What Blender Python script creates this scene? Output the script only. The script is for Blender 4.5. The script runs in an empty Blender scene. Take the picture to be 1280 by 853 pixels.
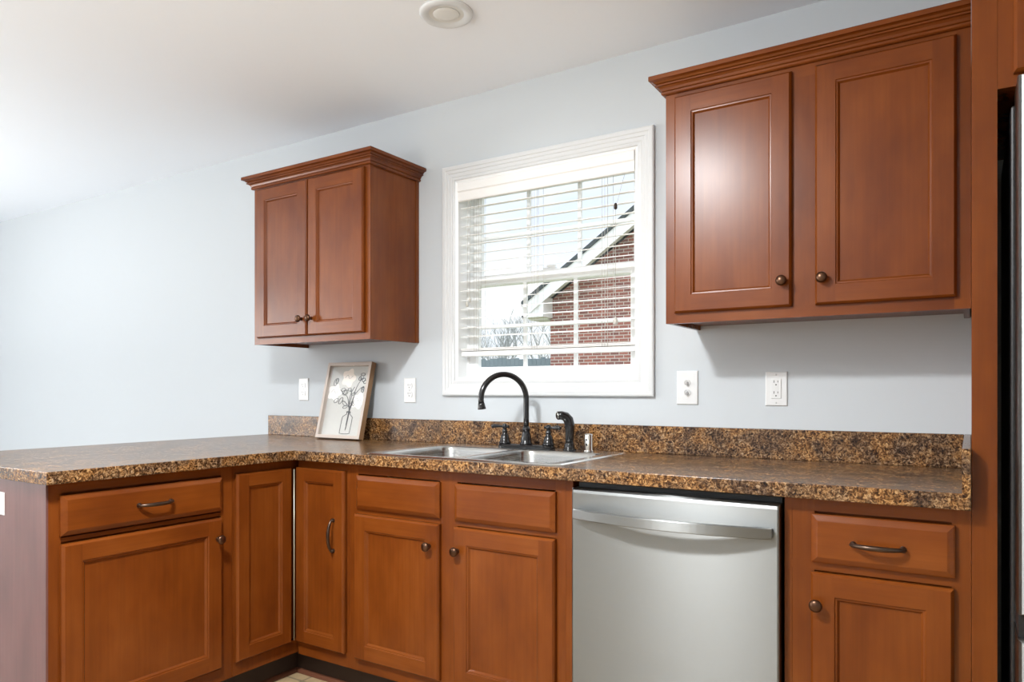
import bpy, bmesh, math, random
from mathutils import Vector, Matrix
random.seed(7)
S = bpy.context.scene
COL = S.collection
PI = math.pi

# ------------------------------------------------------------------ camera
FPX, HY, YAW = 903.05, 488.46, 0.5659
cam_d = bpy.data.cameras.new('camera'); cam = bpy.data.objects.new('camera', cam_d); COL.objects.link(cam)
cam.location = (2.2296, -2.5734, 1.1478)
cam.rotation_euler = (PI / 2, 0, YAW)
cam_d.sensor_fit = 'HORIZONTAL'; cam_d.sensor_width = 36.0
cam_d.lens = FPX / 1280 * 36
cam_d.shift_x = 0.0; cam_d.shift_y = (HY - 426.5) / 1280
cam_d.clip_start = 0.05
S.camera = cam

# ------------------------------------------------------------------ view / light
S.view_settings.view_transform = 'Standard'
S.view_settings.look = 'None'
S.view_settings.exposure = 0.0
S.view_settings.gamma = 1.0
S.view_settings.use_curve_mapping = False
try:
    S.cycles.use_denoising = True
    S.cycles.max_bounces = 10
    S.cycles.diffuse_bounces = 6
    S.cycles.sample_clamp_indirect = 6.0
except Exception:
    pass

P_PATIO, P_BOUNCE, P_FRONT, P_UP, SKY = 132.0, 20.0, 5.0, 50.0, 1.18

W = bpy.data.worlds.new('sky'); S.world = W; W.use_nodes = True
nt = W.node_tree; nt.nodes.clear()
o_ = nt.nodes.new('ShaderNodeOutputWorld'); bg = nt.nodes.new('ShaderNodeBackground')
tc = nt.nodes.new('ShaderNodeTexCoord'); mp = nt.nodes.new('ShaderNodeMapping'); mp.inputs['Scale'].default_value = (1, 1, 2.2)
nz = nt.nodes.new('ShaderNodeTexNoise'); nz.inputs['Scale'].default_value = 3.2; nz.inputs['Detail'].default_value = 6
rp = nt.nodes.new('ShaderNodeValToRGB')
rp.color_ramp.elements[0].position = 0.40; rp.color_ramp.elements[0].color = (0.76, 0.87, 1.0, 1)
rp.color_ramp.elements[1].position = 0.60; rp.color_ramp.elements[1].color = (0.97, 0.99, 1.0, 1)
nt.links.new(tc.outputs['Generated'], mp.inputs['Vector']); nt.links.new(mp.outputs['Vector'], nz.inputs['Vector'])
nt.links.new(nz.outputs['Fac'], rp.inputs['Fac']); nt.links.new(rp.outputs['Color'], bg.inputs['Color'])
sp = nt.nodes.new('ShaderNodeSeparateXYZ'); mr = nt.nodes.new('ShaderNodeMapRange'); mr.interpolation_type = 'SMOOTHSTEP'
nt.links.new(tc.outputs['Generated'], sp.inputs['Vector']); nt.links.new(sp.outputs['Z'], mr.inputs['Value'])
mr.inputs['From Min'].default_value = .30; mr.inputs['From Max'].default_value = .75; mr.inputs['To Min'].default_value = SKY; mr.inputs['To Max'].default_value = SKY * 3.2
nt.links.new(mr.outputs['Result'], bg.inputs['Strength'])
nt.links.new(bg.outputs['Background'], o_.inputs['Surface'])

def area(name, loc, rot, sx, sy, power, col=(1, 1, 1), shape='RECTANGLE'):
    d = bpy.data.lights.new(name, 'AREA'); d.shape = shape; d.size = sx
    if shape in ('RECTANGLE', 'ELLIPSE'): d.size_y = sy
    d.energy = power; d.color = col
    o = bpy.data.objects.new(name, d); COL.objects.link(o); o.location = loc; o.rotation_euler = rot
    return o

# daylight through the wide window in the dining-side wall
area('patio_daylight', (-5.16, -4.05, 1.47), (0, -PI / 2, 0), 1.50, 2.18, P_PATIO, (1.0, 0.965, 0.935))
# added fill light behind the camera; the wall there has no window
area('rear_fill_light', (0.2, -5.46, 1.45), (PI / 2, 0, 0), 1.3, 1.4, P_FRONT, (0.97, 0.985, 1.0))
# flash bounced off the ceiling, imitated by two added unseen lights
lp = bpy.data.lights.new('flash_bounce_point', 'POINT'); lp.energy = P_BOUNCE; lp.color = (0.96, 0.985, 1.0); lp.shadow_soft_size = 0.13
lpo = bpy.data.objects.new('flash_bounce_point', lp); COL.objects.link(lpo); lpo.location = (0.94, -2.12, 2.20)
area('flash_bounce_disc', (0.94, -2.12, 2.40), (0, 0, 0), 0.26, 0.26, 78.0, (0.97, 0.99, 1.0), 'DISK')
# unseen uplights added to brighten the ceiling, dining side and behind the camera
area('dining_ceiling_fill', (-2.9, -2.3, 1.35), (PI, 0, 0), 0.5, 0.5, P_UP * .8, (1.0, 0.97, 0.94), 'DISK')
area('rear_ceiling_fill', (0.4, -4.0, 1.20), (PI, 0, 0), 0.5, 0.5, P_UP, (0.95, 0.98, 1.0), 'DISK')

# ------------------------------------------------------------------ materials
def newmat(name):
    m = bpy.data.materials.new(name); m.use_nodes = True
    n = m.node_tree.nodes; l = m.node_tree.links
    return m, n, l, n['Principled BSDF']
def setp(b, **k):
    for key, v in k.items():
        key = {'rough': 'Roughness', 'metal': 'Metallic', 'color': 'Base Color', 'spec': 'Specular IOR Level', 'coat': 'Coat Weight',
               'coat_rough': 'Coat Roughness', 'aniso': 'Anisotropic'}[key]
        b.inputs[key].default_value = (*v, 1) if isinstance(v, tuple) else v
def plain(name, col, rough=.5, metal=0, spec=.5, bump=0, bscale=200):
    m, n, l, b = newmat(name); setp(b, color=col, rough=rough, metal=metal, spec=spec)
    if bump:
        t = n.new('ShaderNodeTexCoord'); z = n.new('ShaderNodeTexNoise'); z.inputs['Scale'].default_value = bscale; z.inputs['Detail'].default_value = 3
        u = n.new('ShaderNodeBump'); u.inputs['Strength'].default_value = bump; u.inputs['Distance'].default_value = .002
        l.new(t.outputs['Object'], z.inputs['Vector']); l.new(z.outputs['Fac'], u.inputs['Height']); l.new(u.outputs['Normal'], b.inputs['Normal'])
    return m
def ramp(n, stops):
    r = n.new('ShaderNodeValToRGB'); e = r.color_ramp.elements
    e[0].position, e[0].color = stops[0][0], (*stops[0][1], 1)
    e[1].position, e[1].color = stops[-1][0], (*stops[-1][1], 1)
    for p, c in stops[1:-1]:
        k = e.new(p); k.color = (*c, 1)
    return r
def wood(name, axis, base=(.172, .042, .0055), dark=(.095, .019, .003), light=(.24, .067, .011), rough=.27):
    m, n, l, b = newmat(name)
    t = n.new('ShaderNodeTexCoord'); oi = n.new('ShaderNodeObjectInfo')
    add = n.new('ShaderNodeVectorMath'); add.operation = 'MULTIPLY_ADD'
    mulr = n.new('ShaderNodeVectorMath'); mulr.operation = 'SCALE'; mulr.inputs['Scale'].default_value = 37.0
    cmb = n.new('ShaderNodeCombineXYZ')
    for k in 'XYZ': l.new(oi.outputs['Random'], cmb.inputs[k])
    l.new(cmb.outputs['Vector'], mulr.inputs[0])
    va = n.new('ShaderNodeVectorMath'); va.operation = 'ADD'
    l.new(t.outputs['Object'], va.inputs[0]); l.new(mulr.outputs['Vector'], va.inputs[1])
    def noise(scale, stretch, detail, rgh=.55):
        mp = n.new('ShaderNodeMapping'); s = [scale] * 3; s['xyz'.index(axis)] = scale * stretch; mp.inputs['Scale'].default_value = s
        z = n.new('ShaderNodeTexNoise'); z.inputs['Scale'].default_value = 1; z.inputs['Detail'].default_value = detail; z.inputs['Roughness'].default_value = rgh
        l.new(va.outputs['Vector'], mp.inputs['Vector']); l.new(mp.outputs['Vector'], z.inputs['Vector']); return z
    blotch = noise(7, .45, 3); grain = noise(70, .035, 4, .65)
    r1 = ramp(n, [(.30, dark), (.52, base), (.75, light)]); l.new(blotch.outputs['Fac'], r1.inputs['Fac'])
    r2 = ramp(n, [(.30, (.72, .68, .64)), (.60, (1.06, 1.04, 1.02))]); l.new(grain.outputs['Fac'], r2.inputs['Fac'])
    mx = n.new('ShaderNodeMix'); mx.data_type = 'RGBA'; mx.blend_type = 'MULTIPLY'; mx.inputs['Factor'].default_value = .75
    l.new(r1.outputs['Color'], mx.inputs['A']); l.new(r2.outputs['Color'], mx.inputs['B'])
    # keep the blotch contrast soft
    mx2 = n.new('ShaderNodeMix'); mx2.data_type = 'RGBA'; mx2.inputs['Factor'].default_value = .6
    mx2.inputs['A'].default_value = (*base, 1); l.new(mx.outputs['Result'], mx2.inputs['B'])
    l.new(mx2.outputs['Result'], b.inputs['Base Color'])
    setp(b, rough=rough, spec=.30)
    u = n.new('ShaderNodeBump'); u.inputs['Strength'].default_value = .06; u.inputs['Distance'].default_value = .001
    l.new(grain.outputs['Fac'], u.inputs['Height']); l.new(u.outputs['Normal'], b.inputs['Normal'])
    return m
WV = wood('stained_maple_vertical', 'z'); WH = wood('stained_maple_horizontal', 'x'); WD = wood('stained_maple_depth', 'y')
WP = wood('sheen_tinted_maple', 'z', base=(.155, .066, .058), dark=(.10, .038, .032), light=(.19, .085, .075), rough=.30)  # maple tinted purplish: the window's reflection is put into its colour
WP.node_tree.nodes['Principled BSDF'].inputs['Specular IOR Level'].default_value = .5
W2 = [WV, WH]

def granite():
    m, n, l, b = newmat('speckled_laminate')
    t = n.new('ShaderNodeTexCoord'); g = n.new('ShaderNodeNewGeometry')
    def nz(scale, det, dist=0, rgh=.6):
        z = n.new('ShaderNodeTexNoise'); z.inputs['Scale'].default_value = scale; z.inputs['Detail'].default_value = det; z.inputs['Distortion'].default_value = dist; z.inputs['Roughness'].default_value = rgh
        l.new(g.outputs['Position'], z.inputs['Vector']); return z
    n1 = nz(100, 4, 1.1, .72); n2 = nz(15, 4, .5); n3 = nz(150, 3, .4)
    r1 = ramp(n, [(.36, (.016, .009, .007)), (.445, (.085, .042, .018)), (.52, (.205, .116, .052)), (.585, (.355, .235, .125)), (.68, (.50, .39, .26))])
    r2 = ramp(n, [(.36, (.42, .38, .42)), (.46, (.90, .84, .82)), (.60, (1.28, 1.05, .74))])
    r3 = ramp(n, [(.38, (.12, .09, .08)), (.47, (1, 1, 1))])
    l.new(n1.outputs['Fac'], r1.inputs['Fac']); l.new(n2.outputs['Fac'], r2.inputs['Fac']); l.new(n3.outputs['Fac'], r3.inputs['Fac'])
    a = n.new('ShaderNodeMix'); a.data_type = 'RGBA'; a.blend_type = 'MULTIPLY'; a.inputs['Factor'].default_value = 1
    c = n.new('ShaderNodeMix'); c.data_type = 'RGBA'; c.blend_type = 'MULTIPLY'; c.inputs['Factor'].default_value = .85
    l.new(r1.outputs['Color'], a.inputs['A']); l.new(r2.outputs['Color'], a.inputs['B'])
    l.new(a.outputs['Result'], c.inputs['A']); l.new(r3.outputs['Color'], c.inputs['B'])
    l.new(c.outputs['Result'], b.inputs['Base Color']); setp(b, rough=.24, spec=.32)
    return m
GR = granite()
WALL = plain('pale_blue_grey_paint', (.575, .61, .635), .75, spec=.25, bump=.05, bscale=300)
CEIL = plain('white_ceiling_paint', (.885, .92, .965), .9, spec=.2, bump=.06, bscale=180)
TRIM = plain('white_trim_paint', (.69, .705, .71), .35)
VINYL = plain('white_vinyl', (.88, .89, .89), .4)
SLAT = plain('white_blind_slat', (.88, .87, .85), .45)
CORD = plain('blind_cord', (.62, .60, .56), .8)
TASSEL = plain('dark_wood_tassel', (.03, .018, .012), .4)
CLEAR = plain('frosted_plastic_tassel', (.62, .60, .55), .3)
PLAST = plain('white_plastic', (.74, .745, .74), .3)
SLOT = plain('dark_slot', (.02, .02, .02), .6)
SCREW = plain('painted_screw', (.60, .60, .60), .35, metal=.5)
BRONZE = plain('oil_rubbed_bronze', (.085, .055, .04), .30, metal=.85)
BRONZE2 = plain('aged_bronze', (.11, .055, .032), .30, metal=.9)
BLACK = plain('black_enamel', (.012, .012, .013), .18, spec=.6)
DARK = plain('dark_cabinet_gap', (.008, .007, .007), .7)
CHROME = plain('polished_chrome', (.75, .73, .68), .12, metal=1)
BRASS = plain('brass_hinge', (.62, .55, .40), .35, metal=.6)
BLKPL = plain('black_plastic', (.010, .010, .011), .45)
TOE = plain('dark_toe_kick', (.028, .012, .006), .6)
SHOE = plain('brown_shoe_molding', (.14, .05, .025), .45)

def steel(name, col, rough, aniso, dirv='Z'):
    m, n, l, b = newmat(name); setp(b, color=col, rough=rough, metal=1.0, aniso=aniso)
    tg = n.new('ShaderNodeTangent'); tg.direction_type = 'RADIAL'; tg.axis = dirv
    l.new(tg.outputs['Tangent'], b.inputs['Tangent']); b.inputs['Anisotropic Rotation'].default_value = .25
    t = n.new('ShaderNodeTexCoord'); mp = n.new('ShaderNodeMapping'); mp.inputs['Scale'].default_value = (6, 6, 900)
    z = n.new('ShaderNodeTexNoise'); z.inputs['Scale'].default_value = 1; z.inputs['Detail'].default_value = 2
    l.new(t.outputs['Object'], mp.inputs['Vector']); l.new(mp.outputs['Vector'], z.inputs['Vector'])
    r = n.new('ShaderNodeMapRange'); r.inputs['To Min'].default_value = rough - .05; r.inputs['To Max'].default_value = rough + .06
    l.new(z.outputs['Fac'], r.inputs['Value']); l.new(r.outputs['Result'], b.inputs['Roughness'])
    return m
STEEL = steel('brushed_stainless', (.262, .270, .268), .40, .9)
SINKM = steel('sink_stainless', (.46, .455, .44), .26, .3)

RIMM = steel('sink_rim_lit_stainless', (.80, .80, .79), .22, .2)  # lighter copy of the sink steel; the rim's highlight is in the colour
def glassmat(name, tint=(1, 1, 1), refl=.08):
    m, n, l, b = newmat(name); n.remove(b)
    out = [x for x in n if x.type == 'OUTPUT_MATERIAL'][0]
    tr = n.new('ShaderNodeBsdfTransparent'); tr.inputs['Color'].default_value = (*tint, 1)
    gl = n.new('ShaderNodeBsdfGlossy'); gl.inputs['Roughness'].default_value = .02
    lw = n.new('ShaderNodeLayerWeight'); lw.inputs['Blend'].default_value = .5
    pw = n.new('ShaderNodeMath'); pw.operation = 'POWER'; pw.inputs[1].default_value = 4.0; l.new(lw.outputs['Facing'], pw.inputs[0])
    ma = n.new('ShaderNodeMath'); ma.operation = 'MULTIPLY_ADD'; ma.inputs[1].default_value = .8; ma.inputs[2].default_value = .03; l.new(pw.outputs['Value'], ma.inputs[0])
    mx = n.new('ShaderNodeMixShader'); l.new(ma.outputs['Value'], mx.inputs['Fac']); l.new(tr.outputs['BSDF'], mx.inputs[1]); l.new(gl.outputs['BSDF'], mx.inputs[2])
    l.new(mx.outputs['Shader'], out.inputs['Surface']); return m
GLASS = glassmat('clear_glass')

def tile():
    m, n, l, b = newmat('beige_floor_tile'); t = n.new('ShaderNodeTexCoord')
    br = n.new('ShaderNodeTexBrick'); br.offset = 0; br.inputs['Scale'].default_value = 1; br.inputs['Brick Width'].default_value = .305; br.inputs['Row Height'].default_value = .305
    br.inputs['Mortar Size'].default_value = .005; br.inputs['Color1'].default_value = (.44, .31, .165, 1); br.inputs['Color2'].default_value = (.48, .35, .20, 1); br.inputs['Mortar'].default_value = (.24, .18, .11, 1)
    z = n.new('ShaderNodeTexNoise'); z.inputs['Scale'].default_value = 18; z.inputs['Detail'].default_value = 5
    mx = n.new('ShaderNodeMix'); mx.data_type = 'RGBA'; mx.blend_type = 'OVERLAY'; mx.inputs['Factor'].default_value = .35
    l.new(t.outputs['Object'], br.inputs['Vector']); l.new(t.outputs['Object'], z.inputs['Vector'])
    l.new(br.outputs['Color'], mx.inputs['A']); l.new(z.outputs['Fac'], mx.inputs['B']); l.new(mx.outputs['Result'], b.inputs['Base Color'])
    setp(b, rough=.4); return m
TILE = tile()
CARPET = plain('light_grey_carpet', (.48, .475, .46), .95, spec=.1, bump=.4, bscale=400)

def brickmat():
    m, n, l, b = newmat('red_brick'); t = n.new('ShaderNodeTexCoord'); sp = n.new('ShaderNodeSeparateXYZ'); cb = n.new('ShaderNodeCombineXYZ')
    ad = n.new('ShaderNodeMath'); ad.operation = 'ADD'
    l.new(t.outputs['Object'], sp.inputs['Vector']); l.new(sp.outputs['X'], ad.inputs[0]); l.new(sp.outputs['Y'], ad.inputs[1])
    l.new(ad.outputs['Value'], cb.inputs['X']); l.new(sp.outputs['Z'], cb.inputs['Y'])
    br = n.new('ShaderNodeTexBrick'); br.inputs['Scale'].default_value = 1; br.inputs['Brick Width'].default_value = .215; br.inputs['Row Height'].default_value = .072
    br.inputs['Mortar Size'].default_value = .009; br.inputs['Mortar Smooth'].default_value = .2; br.inputs['Bias'].default_value = -.1
    br.inputs['Color1'].default_value = (.36, .13, .10, 1); br.inputs['Color2'].default_value = (.20, .085, .075, 1); br.inputs['Mortar'].default_value = (.55, .50, .45, 1)
    l.new(cb.outputs['Vector'], br.inputs['Vector']); l.new(br.outputs['Color'], b.inputs['Base Color']); setp(b, rough=.9, spec=.2); return m
BRICK = brickmat()
XWHITE = plain('exterior_white_trim', (.85, .86, .86), .5)
SHINGLE = plain('dark_shingle', (.05, .065, .07), .9, bump=.5, bscale=40)
FENCE = plain('weathered_blue_grey_boards', (.17, .22, .25), .9, bump=.3, bscale=25)
LAWN = plain('winter_grass', (.20, .21, .10), .95, bump=.5, bscale=30)
TWIG = plain('grey_twig_bark', (.36, .38, .38), .9)
SHRUB = plain('grey_green_foliage', (.22, .27, .26), .9)
OAK = plain('pale_oak_frame', (.56, .48, .42), .5, bump=.15, bscale=120)
OAKS = plain('honey_oak_side', (.30, .175, .085), .5)
PAPER = plain('cream_art_paper', (.56, .555, .52), .8)
INK = plain('black_ink', (.02, .02, .022), .7)
PETAL = plain('white_petal', (.92, .90, .86), .8)
PETAL2 = plain('blush_petal', (.86, .78, .70), .8)
LENS = plain('lamp_lens', (.74, .74, .71), .6)
CONCRETE = plain('house_outer_wall', (.40, .40, .40), .9)

# ------------------------------------------------------------------ mesh helpers
class MB:
    def __init__(s): s.v = []; s.f = []; s.mi = []; s.sm = []
    def add(s, vs, fs, mi=0, smooth=False):
        b = len(s.v); s.v += [tuple(v) for v in vs]
        for f in fs: s.f.append([b + i for i in f]); s.mi.append(mi); s.sm.append(smooth)
        return s
    def box(s, x0, x1, y0, y1, z0, z1, mi=0):
        return s.add([(x0, y0, z0), (x1, y0, z0), (x1, y1, z0), (x0, y1, z0), (x0, y0, z1), (x1, y0, z1), (x1, y1, z1), (x0, y1, z1)],
                     [(0, 3, 2, 1), (4, 5, 6, 7), (0, 1, 5, 4), (1, 2, 6, 5), (2, 3, 7, 6), (3, 0, 4, 7)], mi)
    def rings(s, rings, close0=True, close1=True, mi=0, smooth=True, mis=None):
        n = len(rings[0]); vs = [p for r in rings for p in r]; b = len(s.v); s.v += [tuple(p) for p in vs]
        for k in range(len(rings) - 1):
            for i in range(n):
                j = (i + 1) % n
                s.f.append([b + k * n + i, b + k * n + j, b + (k + 1) * n + j, b + (k + 1) * n + i])
                s.mi.append(mis(k, i) if mis else mi); s.sm.append(smooth)
        if close0: s.f.append([b + i for i in range(n)][::-1]); s.mi.append(mi); s.sm.append(False)
        if close1: s.f.append([b + (len(rings) - 1) * n + i for i in range(n)]); s.mi.append(mi); s.sm.append(False)
        return s
    def lathe(s, prof, c=(0, 0, 0), axis='z', n=24, mi=0, smooth=True):
        R = []
        for r, h in prof:
            ring = []
            for i in range(n):
                a = 2 * PI * i / n; u, w = max(r, 1e-5) * math.cos(a), max(r, 1e-5) * math.sin(a)
                if axis == 'z': p = (u, w, h)
                elif axis == 'y': p = (u, -h, w)      # grows towards -y
                else: p = (h, u, w)
                ring.append((c[0] + p[0], c[1] + p[1], c[2] + p[2]))
            R.append(ring)
        return s.rings(R, True, True, mi, smooth)
    def tube(s, pts, rad, n=10, mi=0, caps=True):
        pts = [Vector(p) for p in pts]; R = []; N = len(pts)
        rad = rad if isinstance(rad, (list, tuple)) else [rad] * N
        t0 = (pts[1] - pts[0]).normalized(); up = Vector((0, 0, 1)) if abs(t0.z) < .9 else Vector((1, 0, 0))
        u = t0.cross(up).normalized()
        for k in range(N):
            t = (pts[min(k + 1, N - 1)] - pts[max(k - 1, 0)]).normalized()
            u = (u - t * u.dot(t)).normalized(); w = t.cross(u)
            R.append([pts[k] + (u * math.cos(2 * PI * i / n) + w * math.sin(2 * PI * i / n)) * rad[k] for i in range(n)])
        return s.rings(R, caps, caps, mi, True)
    def sweep(s, path, sect, mi=0, smooth=False):   # path: (pos, xdir, ydir)
        R = [[Vector(p) + Vector(xd) * a + Vector(yd) * b for a, b in sect] for p, xd, yd in path]
        return s.rings(R, True, True, mi, smooth)
    def build(s, name, mats, parent=None, loc=(0, 0, 0), rotz=0, bevel=0, bseg=2, rot=None):
        me = bpy.data.meshes.new(name); me.from_pydata(s.v, [], s.f)
        mats = mats if isinstance(mats, (list, tuple)) else [mats]
        for m in mats: me.materials.append(m)
        for p, a, b in zip(me.polygons, s.mi, s.sm): p.material_index = a; p.use_smooth = b
        bm = bmesh.new(); bm.from_mesh(me); bmesh.ops.remove_doubles(bm, verts=bm.verts, dist=1e-6); bmesh.ops.recalc_face_normals(bm, faces=bm.faces); bm.to_mesh(me); bm.free()
        me.update()
        o = bpy.data.objects.new(name, me); COL.objects.link(o); o.location = loc
        o.rotation_euler = rot if rot else (0, 0, rotz)
        if parent: o.parent = parent
        if bevel:
            md = o.modifiers.new('bevel', 'BEVEL'); md.width = bevel; md.segments = bseg; md.limit_method = 'ANGLE'; md.angle_limit = math.radians(40)
        return o

def tag(o, label, cat, group=None, kind=None):
    o['label'] = label; o['category'] = cat
    if group: o['group'] = group
    if kind: o['kind'] = kind
    return o
def thing(name, label, cat, loc=(0, 0, 0), rotz=0, group=None):
    o = bpy.data.objects.new(name, None); COL.objects.link(o); o.location = loc; o.rotation_euler = (0, 0, rotz)
    o.empty_display_size = .05
    return tag(o, label, cat, group)
def struct(o): o['kind'] = 'structure'; return o
def B(x0, x1, y0, y1, z0, z1, name, mat, parent=None, bevel=0): return MB().box(x0, x1, y0, y1, z0, z1).build(name, mat, parent, bevel=bevel)

# ------------------------------------------------------------------ room shell
XL, XR, YF, ZC = -5.2, 3.9, -5.5, 2.44
WX0, WX1, WZ0, WZ1 = .301, 1.165, 1.191, 2.076      # window opening
m = MB(); m.box(XL - .15, WX0, 0, .15, -.3, ZC + .15); m.box(WX1, XR + .15, 0, .15, -.3, ZC + .15)
m.box(WX0, WX1, 0, .15, -.3, WZ0); m.box(WX0, WX1, 0, .15, WZ1, ZC + .15)
struct(m.build('wall_back', WALL))
m = MB(); DY0, DY1, DZ0, DZ1 = -5.2, -2.9, .66, 2.28
m.box(XL - .15, XL, YF, DY0, -.3, ZC); m.box(XL - .15, XL, DY1, 0, -.3, ZC); m.box(XL - .15, XL, DY0, DY1, DZ1, ZC); m.box(XL - .15, XL, DY0, DY1, -.3, DZ0)
struct(m.build('wall_left', WALL))
struct(B(XR, XR + .15, YF, 0, -.3, ZC, 'wall_right', WALL))
struct(B(XL - .15, XR + .15, YF - .15, YF, -.3, ZC + .15, 'wall_front', WALL))
struct(B(-.66, XR, YF, 0, -.3, 0, 'floor', TILE)); struct(B(XL, -.66, YF, 0, -.3, 0, 'floor', CARPET))
struct(B(XL - .15, XR + .15, YF, 0, ZC, ZC + .15, 'ceiling', CEIL))

# wide dining-side window in the left wall (seen only as light and reflections)
d = bpy.data.objects.new('window_2', None); COL.objects.link(d); d.location = (XL, DY0, 0); struct(d)
m = MB(); L_ = DY1 - DY0
m.box(-.14, -.02, 0, .06, DZ0, DZ1); m.box(-.14, -.02, L_ - .06, L_, DZ0, DZ1); m.box(-.14, -.02, L_ / 2 - .03, L_ / 2 + .03, DZ0 + .06, DZ1 - .06)
m.box(-.14, -.02, .06, L_ - .06, DZ1 - .06, DZ1); m.box(-.14, -.02, .06, L_ - .06, DZ0, DZ0 + .06)
m.build('window_frame', VINYL, d)
MB().box(-.10, -.095, .06, L_ - .06, DZ0 + .06, DZ1 - .06).build('glass_pane', GLASS, d)

# ------------------------------------------------------------------ window over the sink
win = bpy.data.objects.new('window_1', None); COL.objects.link(win); win.location = (0, 0, 0); struct(win)
def frame_ring(x0, x1, z0, z1, prof):      # prof: (outset from opening, y)
    R = []
    for o, y in prof: R.append([(x0 - o, y, z0 - o), (x1 + o, y, z0 - o), (x1 + o, y, z1 + o), (x0 - o, y, z1 + o)])
    return R
prof = [(0.0, -.001), (0.0, -.011), (.004, -.013), (.013, -.0115), (.016, -.0135), (.030, -.014), (.033, -.0165), (.045, -.017), (.048, -.0195), (.060, -.0195), (.065, -.017), (.065, -.001)]
R = frame_ring(WX0, WX1, WZ0, WZ1, prof); R.append(R[0])
MB().rings(R, False, False, smooth=False).build('window_casing', TRIM, win)
R = frame_ring(WX0, WX1, WZ0, WZ1, [(-.0005, -.008), (-.0005, .148), (-.022, .148), (-.022, .070), (-.014, .064), (-.014, -.002), (-.0005, -.008)])
MB().rings(R, False, False, smooth=False).build('jamb', VINYL, win)
def sash(name, x0, x1, z0, z1, y0, y1, gx0, gx1, gz0, gz1, vx, hz):
    e = MB()
    R = []
    for a, y in [((x0, x1, z0, z1), y0), ((gx0 - .008, gx1 + .008, gz0 - .008, gz1 + .008), y0), ((gx0, gx1, gz0, gz1), y0 + .008), ((gx0, gx1, gz0, gz1), y1), ((x0, x1, z0, z1), y1), ((x0, x1, z0, z1), y0)]:
        R.append([(a[0], y, a[2]), (a[1], y, a[2]), (a[1], y, a[3]), (a[0], y, a[3])])
    e.rings(R, False, False, smooth=False)
    so = e.build(name, VINYL, win)
    ym = (y0 + y1) / 2
    g = MB()
    for x in vx: g.box(x - .008, x + .008, ym - .006, ym + .006, gz0, gz1)
    xs = [gx0] + [v for v in vx] + [gx1]
    for k in range(len(xs) - 1):
        g.box(xs[k] + (.008 if k else 0), xs[k + 1] - (.008 if k < len(xs) - 2 else 0), ym - .006, ym + .006, hz - .008, hz + .008)
    g.build('muntin_grid', VINYL, so)
    MB().box(gx0, gx1, ym + .008, ym + .011, gz0, gz1).build('glass_pane', GLASS, so)
    return so
lo = sash('lower_sash', WX0 + .023, WX1 - .023, WZ0 + .023, 1.657, .072, .102, .366, 1.098, 1.252, 1.614, (.609, .853), 1.430)
up = sash('upper_sash', WX0 + .023, WX1 - .023, 1.615, WZ1 - .023, .106, .136, .360, 1.098, 1.662, 2.02, (.606, .854), 1.832)
lk = MB(); lk.box(.700, .760, .078, .100, 1.657, 1.668); lk.box(.722, .762, .070, .085, 1.668, 1.676); lk.build('sash_lock', VINYL, lo, bevel=.002)

# ------------------------------------------------------------------ blind
bl = thing('window_blind', 'white horizontal slat blind inside the window above the sink, lowered with open slats', 'blind', (0, 0, 0))
bx0, bx1 = WX0 + .020, WX1 - .020
m = MB(); sec = [(.004, 1.982), (-.004, 1.984), (-.006, 1.990), (-.006, 2.022), (-.011, 2.027), (-.011, 2.060), (-.006, 2.066), (.004, 2.066)]
m.rings([[(x, y, z) for y, z in sec] for x in (WX0 + .0155, WX1 - .0155)], smooth=False)
m.build('valance', SLAT, bl)
MB().box(bx0, bx1, .010, .058, 2.012, 2.050).build('headrail', SLAT, bl)
m = MB(); zs = [1.958 - .0407 * k for k in range(15)]
for z in zs:
    sec = [(.010, z - .0052), (.034, z - .0003), (.060, z + .0032), (.060, z + .0057), (.034, z + .0022), (.010, z - .0027)]
    m.rings([[(x, y, zz) for y, zz in sec] for x in (bx0, bx1)], smooth=False)
m.build('slats', SLAT, bl)
m = MB()
for k in range(3): m.box(bx0, bx1, .010, .060, 1.3225 + .0042 * k, 1.3255 + .0042 * k)
m.build('stacked_slats', SLAT, bl)
MB().box(bx0, bx1, .010, .060, 1.299, 1.319).build('bottom_rail', SLAT, bl, bevel=.003)
m = MB()
for x in (.405, .70, 1.02):
    for y in (.0085, .0615): m.tube([(x - .012, y, 2.012), (x - .012, y, 1.32)], .0008, 6); m.tube([(x + .012, y, 2.012), (x + .012, y, 1.32)], .0008, 6)
    m.tube([(x, .0075, 2.012), (x, .0075, 1.32)], .0007, 6)
m.build('ladder_cords', CORD, bl)
# pull cords with tassels
cd = MB().tube([(1.108, .004, 1.985), (1.100, -.004, 1.95), (1.082, -.012, 1.872), (1.075, -.012, 1.862), (1.075, -.012, 1.43)], .0009, 6).build('pull_cord', CORD, bl)
MB().lathe([(.002, 0), (.0065, .004), (.007, .015), (.004, .024), (.001, .026)], (1.075, -.012, 1.845)).build('tassel', TASSEL, cd)['label'] = 'dark wooden tassel'
MB().lathe([(.003, 0), (.010, .003), (.008, .018), (.003, .028), (.001, .030)], (1.075, -.012, 1.402), n=12).build('tassel', CLEAR, cd)
cd = MB().tube([(.372, .004, 1.985), (.369, -.004, 1.95), (.366, -.006, 1.54)], .0009, 6)
cd.tube([(.382, .004, 1.985), (.382, -.004, 1.95), (.380, -.006, 1.56)], .0009, 6); cd = cd.build('tilt_cord', CORD, bl)
MB().lathe([(.002, 0), (.006, .003), (.005, .018), (.002, .026)], (.366, -.006, 1.514)).build('tassel', CLEAR, cd)
MB().lathe([(.002, 0), (.006, .003), (.005, .018), (.002, .026)], (.380, -.006, 1.534)).build('tassel', CLEAR, cd)

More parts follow.
